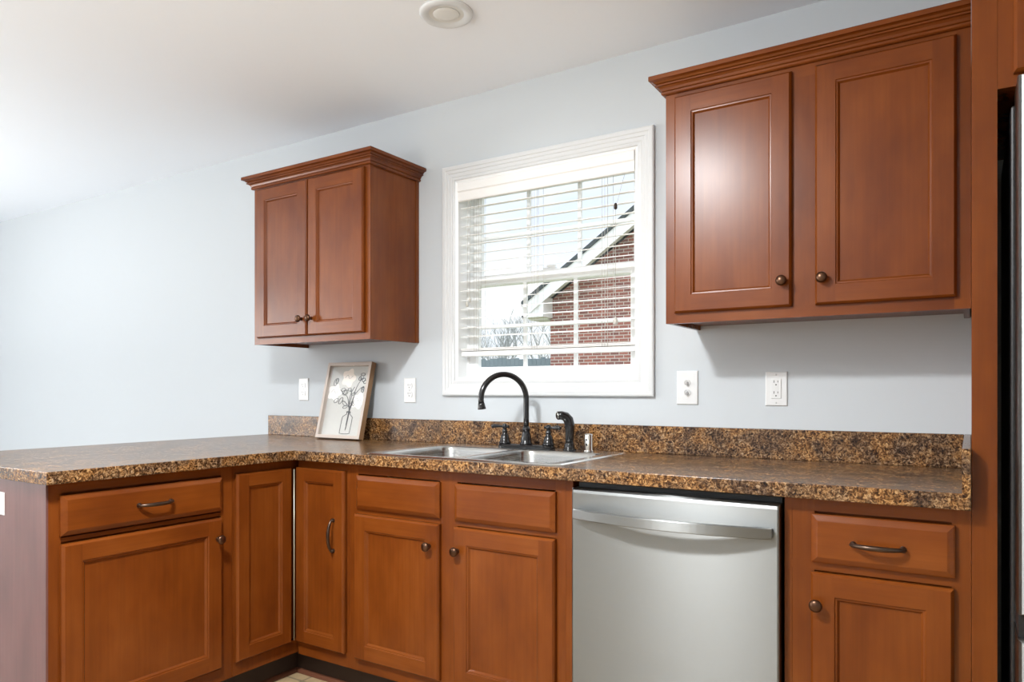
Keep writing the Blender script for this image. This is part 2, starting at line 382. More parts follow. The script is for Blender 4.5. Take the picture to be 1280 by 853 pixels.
# ------------------------------------------------------------------ joinery helpers (local: x right, -y to the front, z up)
def door_mesh(w, h, t=.019, rail=.056):
    """framed flat-panel door; local origin lower left of its back face, front at y=-t"""
    prof = [(0, 0), (0, t - .0085), (.002, t - .005), (.0065, t), (rail, t), (rail + .002, t - .003), (rail + .006, t - .0035), (rail + .009, t - .0075), (rail + .011, t - .010)]
    m = MB(); R = [[(i, -d, i), (w - i, -d, i), (w - i, -d, h - i), (i, -d, h - i)] for i, d in prof]
    hor = lambda k, i: 1 if i in (0, 2) else 0
    m.rings(R[:4], True, False, 0, False, mis=hor)
    a = prof[3][0]; r = rail                      # stiles run the full height, rails butt between them
    for x0, x1, z0, z1, mt in ((a, r, a, h - a, 0), (w - r, w - a, a, h - a, 0), (r, w - r, a, r, 1), (r, w - r, h - r, h - a, 1)):
        m.add([(x0, -t, z0), (x1, -t, z0), (x1, -t, z1), (x0, -t, z1)], [(0, 1, 2, 3)], mt)
    m.rings(R[4:], False, True, 0, False, mis=hor)
    return m
def drawer_mesh(w, h, t=.019):
    prof = [(0, 0), (0, t - .009), (.0025, t - .007), (.013, t - .0012), (.016, t)]
    m = MB(); R = [[(i, -d, i), (w - i, -d, i), (w - i, -d, h - i), (i, -d, h - i)] for i, d in prof]
    return m.rings(R, True, True, 0, False)
def knob(parent, x, z, t=.019, mat=None):
    m = MB().lathe([(.008, 0), (.008, .002), (.0055, .005), (.005, .012), (.008, .015), (.0145, .018), (.0160, .022), (.0150, .026), (.010, .0295), (.004, .031), (0, .0312)], (0, 0, 0), 'y', 24)
    return m.build('knob', mat or BRONZE2, parent, loc=(x, -t, z))
def pull(parent, x, z, vertical=False, t=.019, L=.118):
    """bow pull centred at x,z"""
    m = MB(); P = []; r = []
    N = 18
    for k in range(N + 1):
        u = -1 + 2 * k / N
        yy = -(.008 + .020 * (1 - abs(u) ** 2.6)) if abs(u) < .98 else -.006
        P.append((u * L / 2, yy, 0)); r.append(.0042 + .0022 * (1 - u * u))
    m.tube(P, r, 10)
    for sgn in (-1, 1):
        m.lathe([(.0078, 0), (.0078, .003), (.0055, .006), (.0052, .013)], (sgn * (L / 2 - .005), 0, 0), 'y', 14)
    return m.build('pull', BRONZE, parent, loc=(x, -t, z), rot=(0, PI / 2, 0) if vertical else None)
def door(parent, x, z, w, h, kn=None, y=0, rail=.056, name='door'):
    o = door_mesh(w, h, rail=rail).build(name, W2, parent, loc=(x, y, z))
    if kn: knob(o, kn[0] - x, kn[1] - z)
    return o
def drawer(parent, x, z, w, h, pl=None, name='drawer'):
    o = drawer_mesh(w, h).build(name, WH, parent, loc=(x, 0, z))
    if pl: pull(o, pl[0] - x, pl[1] - z)
    return o
CROWN = [(.0, .0), (.008, .0), (.012, .003), (.012, .0095), (.0085, .0115), (.0125, .0135), (.0155, .0205), (.0215, .0255), (.0275, .0265), (.0275, .0310), (.0225, .0330), (.0280, .0350), (.0325, .0400), (.0390, .0425), (.0440, .0430), (.0440, .056), (.042, .058), (-.012, .058), (-.012, .0)]
def crown(parent, x0, x1, yb, z, left=True, right=True):
    R = []
    if left: R.append([(x0 - p, yb, z + h) for p, h in CROWN])
    R.append([(x0 - (p if left else 0), -p, z + h) for p, h in CROWN])
    R.append([(x1 + (p if right else 0), -p, z + h) for p, h in CROWN])
    if right: R.append([(x1 + p, yb, z + h) for p, h in CROWN])
    return MB().rings(R, True, True, 0, False).build('crown_molding', WH, parent)

# ------------------------------------------------------------------ wall cabinets
def wall_cab(label, x0, x1, yfr, z0, z1, doors, kn, left, right, mull=None, end=0):
    t = thing('wall_cabinet', label, 'cabinet', (x0, yfr, z0), group=None)
    w, h, dep = x1 - x0, z1 - z0, -yfr
    # box with a bottom panel set up inside the frame
    m = MB(); m.box(.003, .018, .019, dep - .001, 0.0, h); m.box(w - .018, w - .003, .019, dep - .001, 0.0, h)
    m.box(.018, w - .018, .019, dep - .001, .014, h); m.build('body', WV, t)
    if right:
        m = MB(); m.box(w - .003, w + .001, .030 if False else dep - .020, dep - .001, 0, h); m.build('scribe_strip', WV, t)
    sw = .038
    f = MB(); f.box(0, sw, 0, .0185, 0, h, 0); f.box(w - sw, w, 0, .0185, 0, h, 0)
    f.box(sw, w - sw, 0, .0185, 0, sw, 1); f.box(sw, w - sw, 0, .0185, h - sw, h, 1)
    if mull: f.box(mull[0] - x0, mull[1] - x0, 0, .0185, sw, h - sw, 0)
    f.build('face_frame', W2, t)
    for (a, b, c, d_), k in zip(doors, kn):
        door(t, a - x0, c - z0, b - a, d_ - c, (k[0] - x0, k[1] - z0), y=-.0005)
    crown(t, 0, w, dep - .001, h - .003, left, right)
    return t
wall_cab('two-door brown wall cabinet left of the window, its right side panel showing', -.659, .0885, -.319, 1.366, 2.108,
         [(-.625, -.283, 1.395, 2.098), (-.276, .062, 1.395, 2.098)], [(-.312, 1.470), (-.250, 1.470)], True, True, mull=(-.30, -.26))
wall_cab('wider two-door brown wall cabinet right of the window, against the fridge panel', 1.386, 2.2300, -.3045, 1.366, 2.116,
         [(1.419, 1.780, 1.398, 2.098), (1.845, 2.198, 1.398, 2.098)], [(1.756, 1.474), (1.867, 1.474)], True, False, mull=(1.775, 1.850))

# ------------------------------------------------------------------ base cabinets
KZ = .105
def base_box(t, w, dep, z1=.8755, x0=0):
    m = MB(); m.box(x0 + .001, w - .001, .019, dep, KZ, z1); m.build('body', WV, t)
def face_frame(t, w, rails, stiles, z1=.8755, z0=KZ):
    f = MB()
    for a, b in stiles: f.box(a, b, 0, .0185, z0, z1, 0)
    st = sorted(stiles)
    for a, b in rails:
        for k in range(len(st) - 1): f.box(st[k][1], st[k + 1][0], 0, .0185, a, b, 1)
    return f.build('face_frame', W2, t)
def toe(t, x0, x1, y=.062):
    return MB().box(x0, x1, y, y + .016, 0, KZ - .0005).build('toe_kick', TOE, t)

# peninsula cabinet (faces +x)
PY0, PY1 = -1.522, -.903
t = thing('base_cabinet', 'peninsula end base cabinet with one wide drawer over a wide door, at the left', 'cabinet', (-.038, PY0, 0), PI / 2)
w = PY1 - PY0
base_box(t, w, .610)
face_frame(t, w, [(KZ, .150), (.700, .712), (.845, .8755)], [(0, .035), (w - .045, w)])
pd = drawer(t, .029, .718, .543, .121, (.315, .780))
door(t, .031, .156, .538, .538, (.548, .622))
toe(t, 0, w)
MB().box(-.006, .0, .0005, .610, 0, .8755).build('end_panel', WP, t)['label'] = 'end panel with purplish sheen put into its colour'
MB().box(-.0062, w, .6105, .618, 0, .8755).build('back_panel', WP, t)

# corner cabinet
t = thing('corner_cabinet', 'corner base cabinet with two narrow doors hinged together in the inside corner', 'cabinet', (-.038, -.610, 0))
m = MB(); m.box(-.610, .300, .019, .605, KZ, .8755); m.box(-.610, -.019, -.290, .019, KZ, .8755); m.build('body', WV, t)
f = MB(); z1 = .8755
f.box(.0185, .284, .0, .0185, KZ, .158, 1); f.box(.0185, .284, 0, .0185, .843, z1, 1); f.box(.284, .302, 0, .0185, KZ, z1, 0)
f.box(-.0185, 0, -.275, .0185, KZ, .158, 0); f.box(-.0185, 0, -.275, .0185, .843, z1, 0); f.box(-.0185, 0, -.291, -.275, KZ, z1, 0)
f.build('face_frame', W2, t)
dl = door_mesh(.252, .688, rail=.05).build('door', W2, t, loc=(.0005, -.283, .157), rotz=PI / 2)
dr = door(t, .0205, .157, .262, .688, rail=.05)
dr.location.y = -.0005
pull(dr, .212, .442, True, L=.125)
MB().tube([(.0196, -.0235, .165), (.0196, -.0235, .838)], .0024, 8).build('hinge', BRASS, t)['label'] = 'pale piano hinge'
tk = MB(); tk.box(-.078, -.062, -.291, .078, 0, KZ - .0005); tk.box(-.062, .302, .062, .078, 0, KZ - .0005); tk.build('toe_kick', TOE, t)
tk = MB(); sec = [(0, 0), (.014, 0), (.013, .006), (.008, .013), (0, .016)]
tk.rings([[(-.062 + a, -.291, b) for a, b in sec], [(-.062 + a, .062 - a, b) for a, b in sec], [(.302, .062 - a, b) for a, b in sec]], smooth=False)
tk.build('shoe_molding', SHOE, t)

# sink base
X0, X1 = .2645, 1.178
t = thing('sink_base_cabinet', 'sink base cabinet with two false drawer fronts above two doors', 'cabinet', (X0, -.610, 0))
w = X1 - X0
m = MB(); m.box(.001, .017, .019, .605, KZ, .8755); m.box(w - .017, w - .001, .019, .605, KZ, .8755); m.box(.017, w - .017, .019, .605, KZ, KZ + .016); m.box(.017, w - .017, .59, .605, KZ + .016, .70)
m.build('body', WV, t)
face_frame(t, w, [(KZ, .150), (.690, .712), (.838, .8755)], [(0, .040), (.425, .500), (w - .035, w)])
drawer(t, .304 - X0, .710, .391, .124, name='false_drawer_front'); drawer(t, .759 - X0, .708, .388, .126, name='false_drawer_front')
door(t, .297 - X0, .153, .398, .537, (.657 - X0, .613)); door(t, .757 - X0, .153, .390, .535, (.766 + .012 - X0, .610))
toe(t, 0, w)
# filler strip by the dishwasher
fs = MB(); fs.box(1.1785, 1.2035, -.610, -.02, KZ, .8755); fs.box(1.1785, 1.2035, -.548, -.02, 0, KZ)
tag(fs.build('filler_strip', WV), 'narrow brown filler panel between the sink cabinet and the dishwasher', 'filler panel')

# drawer base right of the dishwasher
X0, X1 = 1.8215, 2.2300
t = thing('base_cabinet', 'narrow base cabinet right of the dishwasher, one drawer over one door', 'cabinet', (X0, -.610, 0))
w = X1 - X0
base_box(t, w, .605)
face_frame(t, w, [(KZ, .150), (.692, .712), (.842, .8755)], [(0, .018), (.0185, .072), (w - .038, w)])
drawer(t, 1.888 - X0, .714, .311, .122, (2.040 - X0, .770)); door(t, 1.887 - X0, .153, .310, .536, (1.903 - X0, .611))
toe(t, 0, w)

# ------------------------------------------------------------------ countertop
ct = thing('countertop', 'L-shaped speckled brown and tan laminate countertop with backsplash', 'countertop', (0, 0, 0))
SX0, SX1, SY0, SY1 = .345, 1.145, -.610, -.075      # sink cut-out
xs = [-.955, 0, SX0, SX1, 2.2300]; ys = [-1.543, -.648, SY0, SY1, -.001]
bm = bmesh.new(); V = {}
def gv(i, j):
    if (i, j) not in V: V[i, j] = bm.verts.new((xs[i], ys[j], .914))
    return V[i, j]
for i in range(4):
    for j in range(4):
        if j == 0 and i > 0: continue
        if i == 2 and j == 2: continue
        bm.faces.new([gv(i, j), gv(i + 1, j), gv(i + 1, j + 1), gv(i, j + 1)])
r = bmesh.ops.extrude_face_region(bm, geom=bm.faces[:])
for v in [e for e in r['geom'] if isinstance(e, bmesh.types.BMVert)]: v.co.z = .876
bmesh.ops.recalc_face_normals(bm, faces=bm.faces)
me = bpy.data.meshes.new('worktop'); bm.to_mesh(me); bm.free(); me.materials.append(GR)
wt = bpy.data.objects.new('worktop', me); COL.objects.link(wt); wt.parent = ct
md = wt.modifiers.new('bevel', 'BEVEL'); md.width = .0025; md.segments = 2; md.limit_method = 'ANGLE'
MB().box(-.933, 2.2120, -.020, -.0015, .9142, 1.016).build('backsplash', GR, ct, bevel=.0015)
MB().box(2.2125, 2.2300, -.648, -.0015, .9142, 1.016).build('side_splash', GR, ct, bevel=.0015)

# ------------------------------------------------------------------ sink
def rrect(x0, x1, y0, y1, r, z, n=6):
    P = []
    for cx, cy, a0 in ((x1 - r, y1 - r, 0), (x0 + r, y1 - r, 90), (x0 + r, y0 + r, 180), (x1 - r, y0 + r, 270)):
        for k in range(n + 1):
            a = math.radians(a0 + 90 * k / n); P.append((cx + r * math.cos(a), cy + r * math.sin(a), z))
    return P
sk = thing('kitchen_sink', 'stainless steel double-bowl sink set into the countertop under the window', 'sink', (.745, -.3425, .914))
ox, oy, oz = .745, -.3425, .914
bowls = [(.378, .735, -.592, -.175), (.757, 1.114, -.592, -.175)]
# rim plate: outer rounded rectangle with two bowl holes, built as a grid-filled deck
rim = bmesh.new()
def loop(pts):
    vs = [rim.verts.new((p[0] - ox, p[1] - oy, p[2] - oz)) for p in pts]
    return vs, [rim.edges.new((vs[i], vs[(i + 1) % len(vs)])) for i in range(len(vs))]
zt = .9185
o1, e1 = loop(rrect(.342, 1.148, -.6145, -.0705, .035, zt))
E_ = list(e1); bl_loops = []
for b in bowls:
    v_, e_ = loop(rrect(*b[:2], *b[2:], .055, zt)); E_ += e_; bl_loops.append(v_)
bmesh.ops.triangle_fill(rim, use_beauty=True, use_dissolve=False, edges=E_)
# drop faces inside the bowls
for f_ in list(rim.faces):
    c = f_.calc_center_median(); X, Y = c.x + ox, c.y + oy
    for b in bowls:
        if b[0] < X < b[1] and b[2] < Y < b[3]:
            # inside test against rounded corners: all verts on the bowl loop
            pass
    if any(all(v in set(L__) for v in f_.verts) for L__ in bl_loops): rim.faces.remove(f_)
# outer lip down to the counter
low = [rim.verts.new((p[0] - ox, p[1] - oy, p[2] - oz)) for p in rrect(.335, 1.155, -.6215, -.0635, .040, .9148)]
for i in range(len(o1)): rim.faces.new([o1[i], o1[(i + 1) % len(o1)], low[(i + 1) % len(o1)], low[i]])
bmesh.ops.recalc_face_normals(rim, faces=rim.faces)
me = bpy.data.meshes.new('rim'); rim.to_mesh(me); rim.free(); me.materials.append(RIMM)
ro = bpy.data.objects.new('rim', me); COL.objects.link(ro); ro.parent = sk
for b in bowls:
    R = []
    for ins, z, r in [(0, zt - .0002, .055), (.003, zt - .001, .055), (.006, zt - .005, .054), (.010, .90, .052), (.018, .78, .05), (.024, .755, .05), (.045, .738, .05), (.12, .733, .04)]:
        R.append([(p[0] - ox, p[1] - oy, p[2] - oz) for p in rrect(b[0] + ins, b[1] - ins, b[2] + ins, b[3] - ins, r, z)])
    bo = MB().rings(R, False, True, 0, True).build('bowl', SINKM, sk)
    cx, cy = (b[0] + b[1]) / 2 - ox, (b[2] + b[3]) / 2 - oy
    MB().lathe([(.044, 0), (.044, .003), (.038, .004), (.030, .0012), (.012, .001), (.010, .004), (0, .005)], (cx, cy, .7335 - oz)).build('drain', CHROME, bo)

# ------------------------------------------------------------------ faucet
FX, FY, FZ = .737, -.118, .9192
fa = thing('faucet', 'dark bronze gooseneck faucet with two lever handles at the back of the sink', 'faucet', (FX, FY, FZ))
R = [rrect(-.128 + i, .128 - i, -.029 + i, .029 - i, .028 - i, z, 6) for i, z in ((0, 0), (0, .008), (.004, .013), (.010, .015))]
MB().rings(R, True, True, 0, False).build('base_plate', BLACK, fa)
sp = MB(); sp.lathe([(.026, .015), (.026, .020), (.022, .024), (.0215, .036), (.017, .056), (.0145, .070), (.0165, .073), (.0165, .078), (.013, .081), (.0115, .086)], n=24)
a = math.radians(28); dx, dy = -math.sin(a), -math.cos(a); rr = .101; zc = .195; P = [(0, 0, .082), (0, 0, .12), (0, 0, .16)]
for k in range(0, 25):
    th = PI * k / 24 * 1.06
    u = rr - rr * math.cos(th); P.append((dx * u, dy * u, zc + rr * .96 * math.sin(th)))
e = Vector(P[-1]); tdir = (Vector(P[-1]) - Vector(P[-2])).normalized()
sp.tube(P, .0112, 16)
sp.tube([e - tdir * .004, e + tdir * .003, e + tdir * .006, e + tdir * .016, e + tdir * .020], [.0125, .0135, .0135, .0155, .0160], 18)
sp.build('spout', BLACK, fa)
for sgn in (-1, 1):
    hx = sgn * .1015
    h = MB(); h.lathe([(.025, .0152), (.025, .020), (.021, .024), (.019, .036), (.0155, .048), (.011, .054), (.010, .060), (.0125, .063), (.010, .067), (.008, .076), (.0105, .079), (.0115, .084), (.010, .090), (.006, .094), (0, .095)], (hx, 0, 0))
    ho = h.build('handle', BLACK, fa)
    lv = MB(); lv.tube([(hx - sgn * .018, .004, .083), (hx - sgn * .010, .002, .083), (hx, 0, .083), (hx + sgn * .014, -.002, .083), (hx + sgn * .024, -.003, .084), (hx + sgn * .045, -.006, .0845), (hx + sgn * .056, -.008, .083), (hx + sgn * .060, -.0085, .083)],
                       [.006, .0045, .006, .0045, .0055, .0085, .0075, .003], 12)
    lv.build('lever', BLACK, ho)
SPX, SPY = .932, -.120
ss = thing('side_sprayer', 'dark bronze side sprayer standing upright right of the faucet', 'sprayer', (SPX, SPY, FZ))
MB().lathe([(.026, 0), (.026, .004), (.021, .008), (.0205, .014), (.018, .024), (.0165, .030)]).build('base', BLACK, ss)
sb = MB(); sb.tube([(0, 0, .028), (0, 0, .045), (.001, 0, .075), (.001, -.001, .098), (-.003, -.004, .117), (-.010, -.013, .129), (-.020, -.026, .134), (-.030, -.039, .133)],
                   [.0150, .0165, .0180, .0195, .0195, .0180, .0165, .0160], 18)
so = sb.build('spray_head', BLACK, ss)
nd = Vector((-.62, -.78, -.07)).normalized(); c0 = Vector((-.030, -.039, .133))
MB().tube([c0 + nd * .0002, c0 + nd * .003, c0 + nd * .004], [.0135, .0135, .0105], 18).build('spray_face', CHROME, so)
ag = MB(); ag.lathe([(.021, 0), (.021, .004), (.0165, .006), (.0165, .060), (.0150, .064), (.010, .066), (0, .0665)])
ago = thing('air_gap', 'small polished cylindrical air gap cap on the sink deck right of the sprayer', 'air gap', (1.016, -.125, FZ))
ag.build('cap', CHROME, ago)
m = MB(); m.box(-.0035, .0035, -.0172, -.0166, .022, .030); m.box(-.0035, .0035, -.0172, -.0166, .040, .048); m.build('vent_slots', SLOT, ago)

# ------------------------------------------------------------------ dishwasher
DX0, DX1 = 1.2145, 1.8170
dw = thing('dishwasher', 'stainless steel dishwasher under the counter with a bowed bar handle', 'dishwasher', (DX0, -.602, 0))
w = DX1 - DX0
MB().box(.004, w - .004, .004, .58, .06, .868).build('tub', BLKPL, dw)
R = []
for x, ins in ((.001, .006), (.003, .002), (.007, 0), (w - .007, 0), (w - .003, .002), (w - .001, .006)):
    sec = [(0, .112), (-.040 + ins, .112), (-.043 + ins, .116), (-.043 + ins, .842), (-.041 + ins, .850), (-.034, .8545), (0, .8545)]
    R.append([(x, y, z) for y, z in sec])
MB().rings(R, True, True, 0, False).build('door_panel', STEEL, dw)
R = []; sec = [(-.0145, -.005), (-.0125, -.0065), (.0125, -.0065), (.0145, -.005), (.0145, .005), (.0125, .0065), (-.0125, .0065), (-.0145, .005)]
N = 28; hx0, hx1 = .018, w - .018
for k in range(N + 1):
    u = k / N; x = hx0 + (hx1 - hx0) * u; y = -.0565 - .040 * (1 - (2 * u - 1) ** 2)
    tx, ty = 1.0, .040 * 2 * (2 * u - 1) * 2 / (hx1 - hx0); L2 = math.hypot(tx, ty); nx, ny = ty / L2, -tx / L2
    R.append([(x + nx * b, y + ny * b, .781 + a_) for a_, b in sec])
hd = MB().rings(R, True, True, 0, False); hd.box(hx0, hx0 + .030, -.0545, -.0425, .769, .793); hd.box(hx1 - .030, hx1, -.0545, -.0425, .769, .793)
hd.build('handle', STEEL, dw)
MB().box(.004, w - .004, .045, .06, .0, .0595).build('toe_panel', BLKPL, dw)

# ------------------------------------------------------------------ fridge, its panel and the cabinet above it
t = thing('end_panel', 'tall brown panel standing beside the refrigerator at the right', 'panel', (2.2310, -.610, 0))
MB().box(0, .019, .0195, .609, 0, 2.32).build('side_panel', WV, t); MB().box(0, .0490, 0, .019, 0, 2.32).build('front_stile', WV, t)
t = thing('wall_cabinet', 'brown cabinet above the refrigerator at the right edge', 'cabinet', (2.2805, -.610, 1.828))
MB().box(.001, .93, .019, .608, 0, .49).build('body', WV, t)
f = MB(); f.box(0, .040, 0, .0185, 0, .49, 0); f.box(.89, .93, 0, .0185, 0, .49, 0); f.box(.04, .89, 0, .0185, 0, .034, 1); f.box(.04, .89, 0, .0185, .455, .49, 1); f.build('face_frame', W2, t)
door(t, .0290, .026, .425, .44, (.43, .07)); door(t, .462, .026, .425, .44, (.487, .07))

fr = thing('refrigerator', 'stainless steel refrigerator with dark side at the right edge', 'refrigerator', (2.300, -.64, 0))
m = MB(); m.box(.004, .90, 0, .60, .03, 1.775); m.build('body', BLKPL, fr, bevel=.004)
for x in (.06, .82):
    MB().lathe([(.02, 0), (.02, .03)], (x, .06, 0)).build('foot', BLKPL, fr)
def fdoor(name, x0, x1, z0, z1):
    R = []
    for ins, y in ((0, -.006), (0, -.130), (.002, -.138), (.007, -.144), (.014, -.147)):
        R.append([(x0 + ins, y, z0 + ins * .5), (x1 - ins, y, z0 + ins * .5), (x1 - ins, y, z1 - ins * .5), (x0 + ins, y, z1 - ins * .5)])
    return MB().rings(R, True, True, 0, False).build(name, STEEL, fr)
a1 = fdoor('door', .010, .449, .690, 1.792); a2 = fdoor('door', .453, .897, .690, 1.792); a3 = fdoor('freezer_drawer', .010, .897, .06, .640)
for o, x in ((a1, .415), (a2, .487)):
    m = MB(); m.tube([(x, -.19, .80), (x, -.19, 1.55)], .011, 12); m.tube([(x, -.1475, .84), (x, -.185, .84)], .008, 10); m.tube([(x, -.1475, 1.51), (x, -.185, 1.51)], .008, 10)
    m.build('handle', STEEL, o)
m = MB(); m.tube([(.08, -.19, .57), (.82, -.19, .57)], .011, 12); m.tube([(.12, -.1475, .57), (.12, -.185, .57)], .008, 10); m.tube([(.78, -.1475, .57), (.78, -.185, .57)], .008, 10)
m.build('handle', STEEL, a3)
MB().box(.012, .895, -.120, -.006, .6405, .6895).build('door_gap', BLKPL, fr)

# ------------------------------------------------------------------ wall plates
def plate(t, w=.070, h=.115):
    R = [[(-w / 2 + i, -d, -h / 2 + i), (w / 2 - i, -d, -h / 2 + i), (w / 2 - i, -d, h / 2 - i), (-w / 2 + i, -d, h / 2 - i)] for i, d in ((0, .0005), (0, .003), (.0015, .0052), (.004, .006))]
    return MB().rings(R, True, True, 0, False).build('cover_plate', PLAST, t)
def slots(t, z, s=1, y=-.0085):
    m = MB(); m.box(-.0075, -.0055, y - .0003, y + .001, z + .001, z + .0095); m.box(.0052, .0070, y - .0003, y + .001, z + .002, z + .0085)
    m.lathe([(.0024, 0), (.0024, .0003)], (0, y, z - .006), 'y', 10); return m.build('socket_slots', SLOT, t)
def duplex(label, loc, rot=(0, 0, 0)):
    t = thing('wall_outlet', label, 'outlet', loc); t.rotation_euler = rot
    plate(t)
    for z in (.0195, -.0195):
        P = []
        for k in range(20):
            a = 2 * PI * k / 20; P.append((.0168 * math.cos(a), max(-.0135, min(.0135, .0168 * math.sin(a)))))
        o = MB().rings([[(x, y, z + q) for x, q in P] for y in (-.0062, -.0085)], smooth=False).build('receptacle', PLAST, t)
        slots(o, z)
    MB().lathe([(.003, .0061), (.003, .0072), (.001, .0075)], (0, 0, 0), 'y', 12).build('screw', SCREW, t)
    return t
duplex('white duplex outlet on the wall left of the framed flower print', (-.676, 0, 1.154))
duplex('white duplex outlet on the wall between the framed print and the window', (.037, 0, 1.149))
duplex('white outlet mounted sideways on the purplish peninsula end panel at the left edge', (-.350, PY0 - .006, .797), (0, PI / 2, 0))
t = thing('wall_outlet', 'white rectangular-face outlet under the right wall cabinet, right of the round-toggle plate', 'outlet', (1.668, 0, 1.154))
plate(t, .072, .117)
o = MB().box(-.0165, .0165, -.0085, -.0062, -.0335, .0335).build('receptacle', PLAST, t, bevel=.001)
slots(o, .0195, y=-.0086); slots(o, -.0180, y=-.0086)
m = MB(); m.box(-.006, .006, -.0095, -.0086, .0012, .0050); m.box(-.006, .006, -.0095, -.0086, -.0042, -.0004); m.build('test_button', PLAST, o)
for z in (.048, -.048): MB().lathe([(.003, .0061), (.003, .0070), (.001, .0073)], (0, 0, z), 'y', 12).build('screw', SCREW, t)
t = thing('switch_plate', 'white wall plate with two round toggles, just right of the window', 'switch', (1.3555, 0, 1.158))
plate(t, .079, .123)
for z in (.018, -.018):
    o = MB().lathe([(.0125, .0061), (.0125, .008), (.0115, .0085), (.0110, .0075), (.002, .0075)], (0, 0, z), 'y', 24).build('toggle_ring', PLAST, t)
    MB().tube([(0, -.0076, z), (.001, -.014, z - .002), (.002, -.021, z - .004)], [.0055, .0050, .0042], 12).build('toggle', SCREW, o)

# ------------------------------------------------------------------ framed print
fw, fh, fd, bw = .290, .374, .030, .016
lean = math.asin(.088 / fh)
pf = thing('picture_frame', 'pale wood framed flower line drawing leaning on the backsplash under the left wall cabinet', 'picture', (-.308, -.131, .9217)); pf.rotation_euler = (-lean, 0, 0)
hw = fw / 2
R = []
for i, y in ((0, fd), (0, .001), (.001, 0), (bw - .001, 0), (bw, .001), (bw, fd)):
    R.append([(-hw + i, y, i), (hw - i, y, i), (hw - i, y, fh - i), (-hw + i, y, fh - i)])
R.append(R[0])
MB().rings(R, False, False, 0, False, mis=lambda k, i: 1 if k in (0,) else 0).build('frame', [OAK, OAKS], pf)
MB().box(-hw + bw + .0005, hw - bw - .0005, .022, .026, bw + .0005, fh - bw - .0005).build('backing', PAPER, pf)
iw, ih = fw - 2 * bw, fh - 2 * bw
def A(u, v, k=0): return (-hw + bw + u * iw, .0213 - .0004 * k, bw + v * ih)
ink = MB()
def stroke(pts, r=.0009, k=0):
    # smooth a poly-line
    P = [Vector((p[0], p[1], 0)) for p in pts]; Q = []
    for i in range(len(P) - 1):
        p0, p1, p2, p3 = P[max(i - 1, 0)], P[i], P[i + 1], P[min(i + 2, len(P) - 1)]
        for s in range(5):
            t = s / 5; Q.append(.5 * ((2 * p1) + (p2 - p0) * t + (2 * p0 - 5 * p1 + 4 * p2 - p3) * t * t + (3 * p1 - p0 - 3 * p2 + p3) * t ** 3))
    Q.append(P[-1]); ink.tube([A(q.x, q.y, 2) for q in Q], r * 1.35, 5)
pet = MB()
def blob(u, v, r, n=5, mi=0, k=0):
    P = []
    for i in range(40):
        a = 2 * PI * i / 40; rr_ = r * (1 + .16 * math.cos(n * a) + .05 * math.sin(2 * a + u * 9)); P.append((u + rr_ * math.cos(a), v + rr_ * .72 * math.sin(a)))
    pet.rings([[A(x, y, k) for x, y in P], [A(x, y, k + 1) for x, y in P]], True, True, mi, False)
blob(.47, .83, .17, 5, 1); blob(.16, .62, .16, 5, 0); blob(.80, .50, .155, 5, 0)
pet.build('petals', [PETAL, PETAL2], pf)
def ell(u, v, a, b, rot=0, r=.0009):
    pts = []
    for i in range(13):
        t = 2 * PI * i / 12; x, y = a * math.cos(t), b * math.sin(t); pts.append((u + x * math.cos(rot) - y * math.sin(rot), v + (x * math.sin(rot) + y * math.cos(rot)) * .75))
    stroke(pts, r)
# jar
stroke([(.57, .335), (.57, .31), (.50, .28), (.475, .25), (.465, .06), (.48, .035), (.60, .028), (.70, .035), (.72, .06), (.73, .25), (.705, .28), (.655, .31), (.655, .335)], .0010)
stroke([(.565, .337), (.615, .343), (.66, .337)], .0022)
for pts in ([(.60, .08), (.615, .20), (.62, .34), (.60, .46), (.62, .58), (.56, .66)], [(.61, .10), (.625, .25), (.64, .38), (.70, .50)], [(.60, .15), (.61, .3), (.60, .40), (.50, .47), (.40, .50)], [(.61, .34), (.66, .46), (.70, .58), (.78, .66), (.86, .70)],
            [(.62, .38), (.58, .50), (.60, .62), (.66, .70)], [(.60, .40), (.52, .55), (.40, .60), (.30, .66)], [(.62, .40), (.66, .50), (.68, .62), (.74, .74), (.82, .82)]): stroke(pts, .0010)
for (u, v, a_, b_, ro_) in ((.24, .50, .06, .035, .5), (.36, .50, .07, .035, 1.0), (.47, .46, .07, .03, -.6), (.50, .41, .06, .025, .2), (.44, .62, .07, .05, .3), (.44, .62, .045, .03, .9), (.38, .66, .05, .03, .2), (.55, .66, .05, .03, -.4), (.15, .77, .045, .075, -.3), (.18, .79, .03, .05, -.3),
                            (.80, .84, .05, .03, .2), (.86, .80, .04, .03, .6), (.76, .82, .035, .03, .9), (.82, .88, .05, .025, 0), (.90, .77, .035, .03, .4), (.87, .66, .03, .05, .1), (.88, .68, .02, .035, .1), (.62, .44, .05, .025, .8), (.68, .46, .05, .02, -.9), (.66, .60, .05, .02, .7)):
    ell(u, v, a_, b_, ro_, .0009 if a_ > .04 else .0013)
for (u, v, r_) in ((.47, .83, .10), (.16, .62, .10), (.80, .50, .10)): stroke([(u - r_, v), (u - r_ * .3, v + r_ * .4), (u + r_ * .2, v - r_ * .1), (u + r_, v + r_ * .3)], .0004)
ink.build('ink_drawing', INK, pf)
MB().box(-hw + bw + .0005, hw - bw - .0005, .0075, .0090, bw + .0005, fh - bw - .0005).build('glass', GLASS, pf)

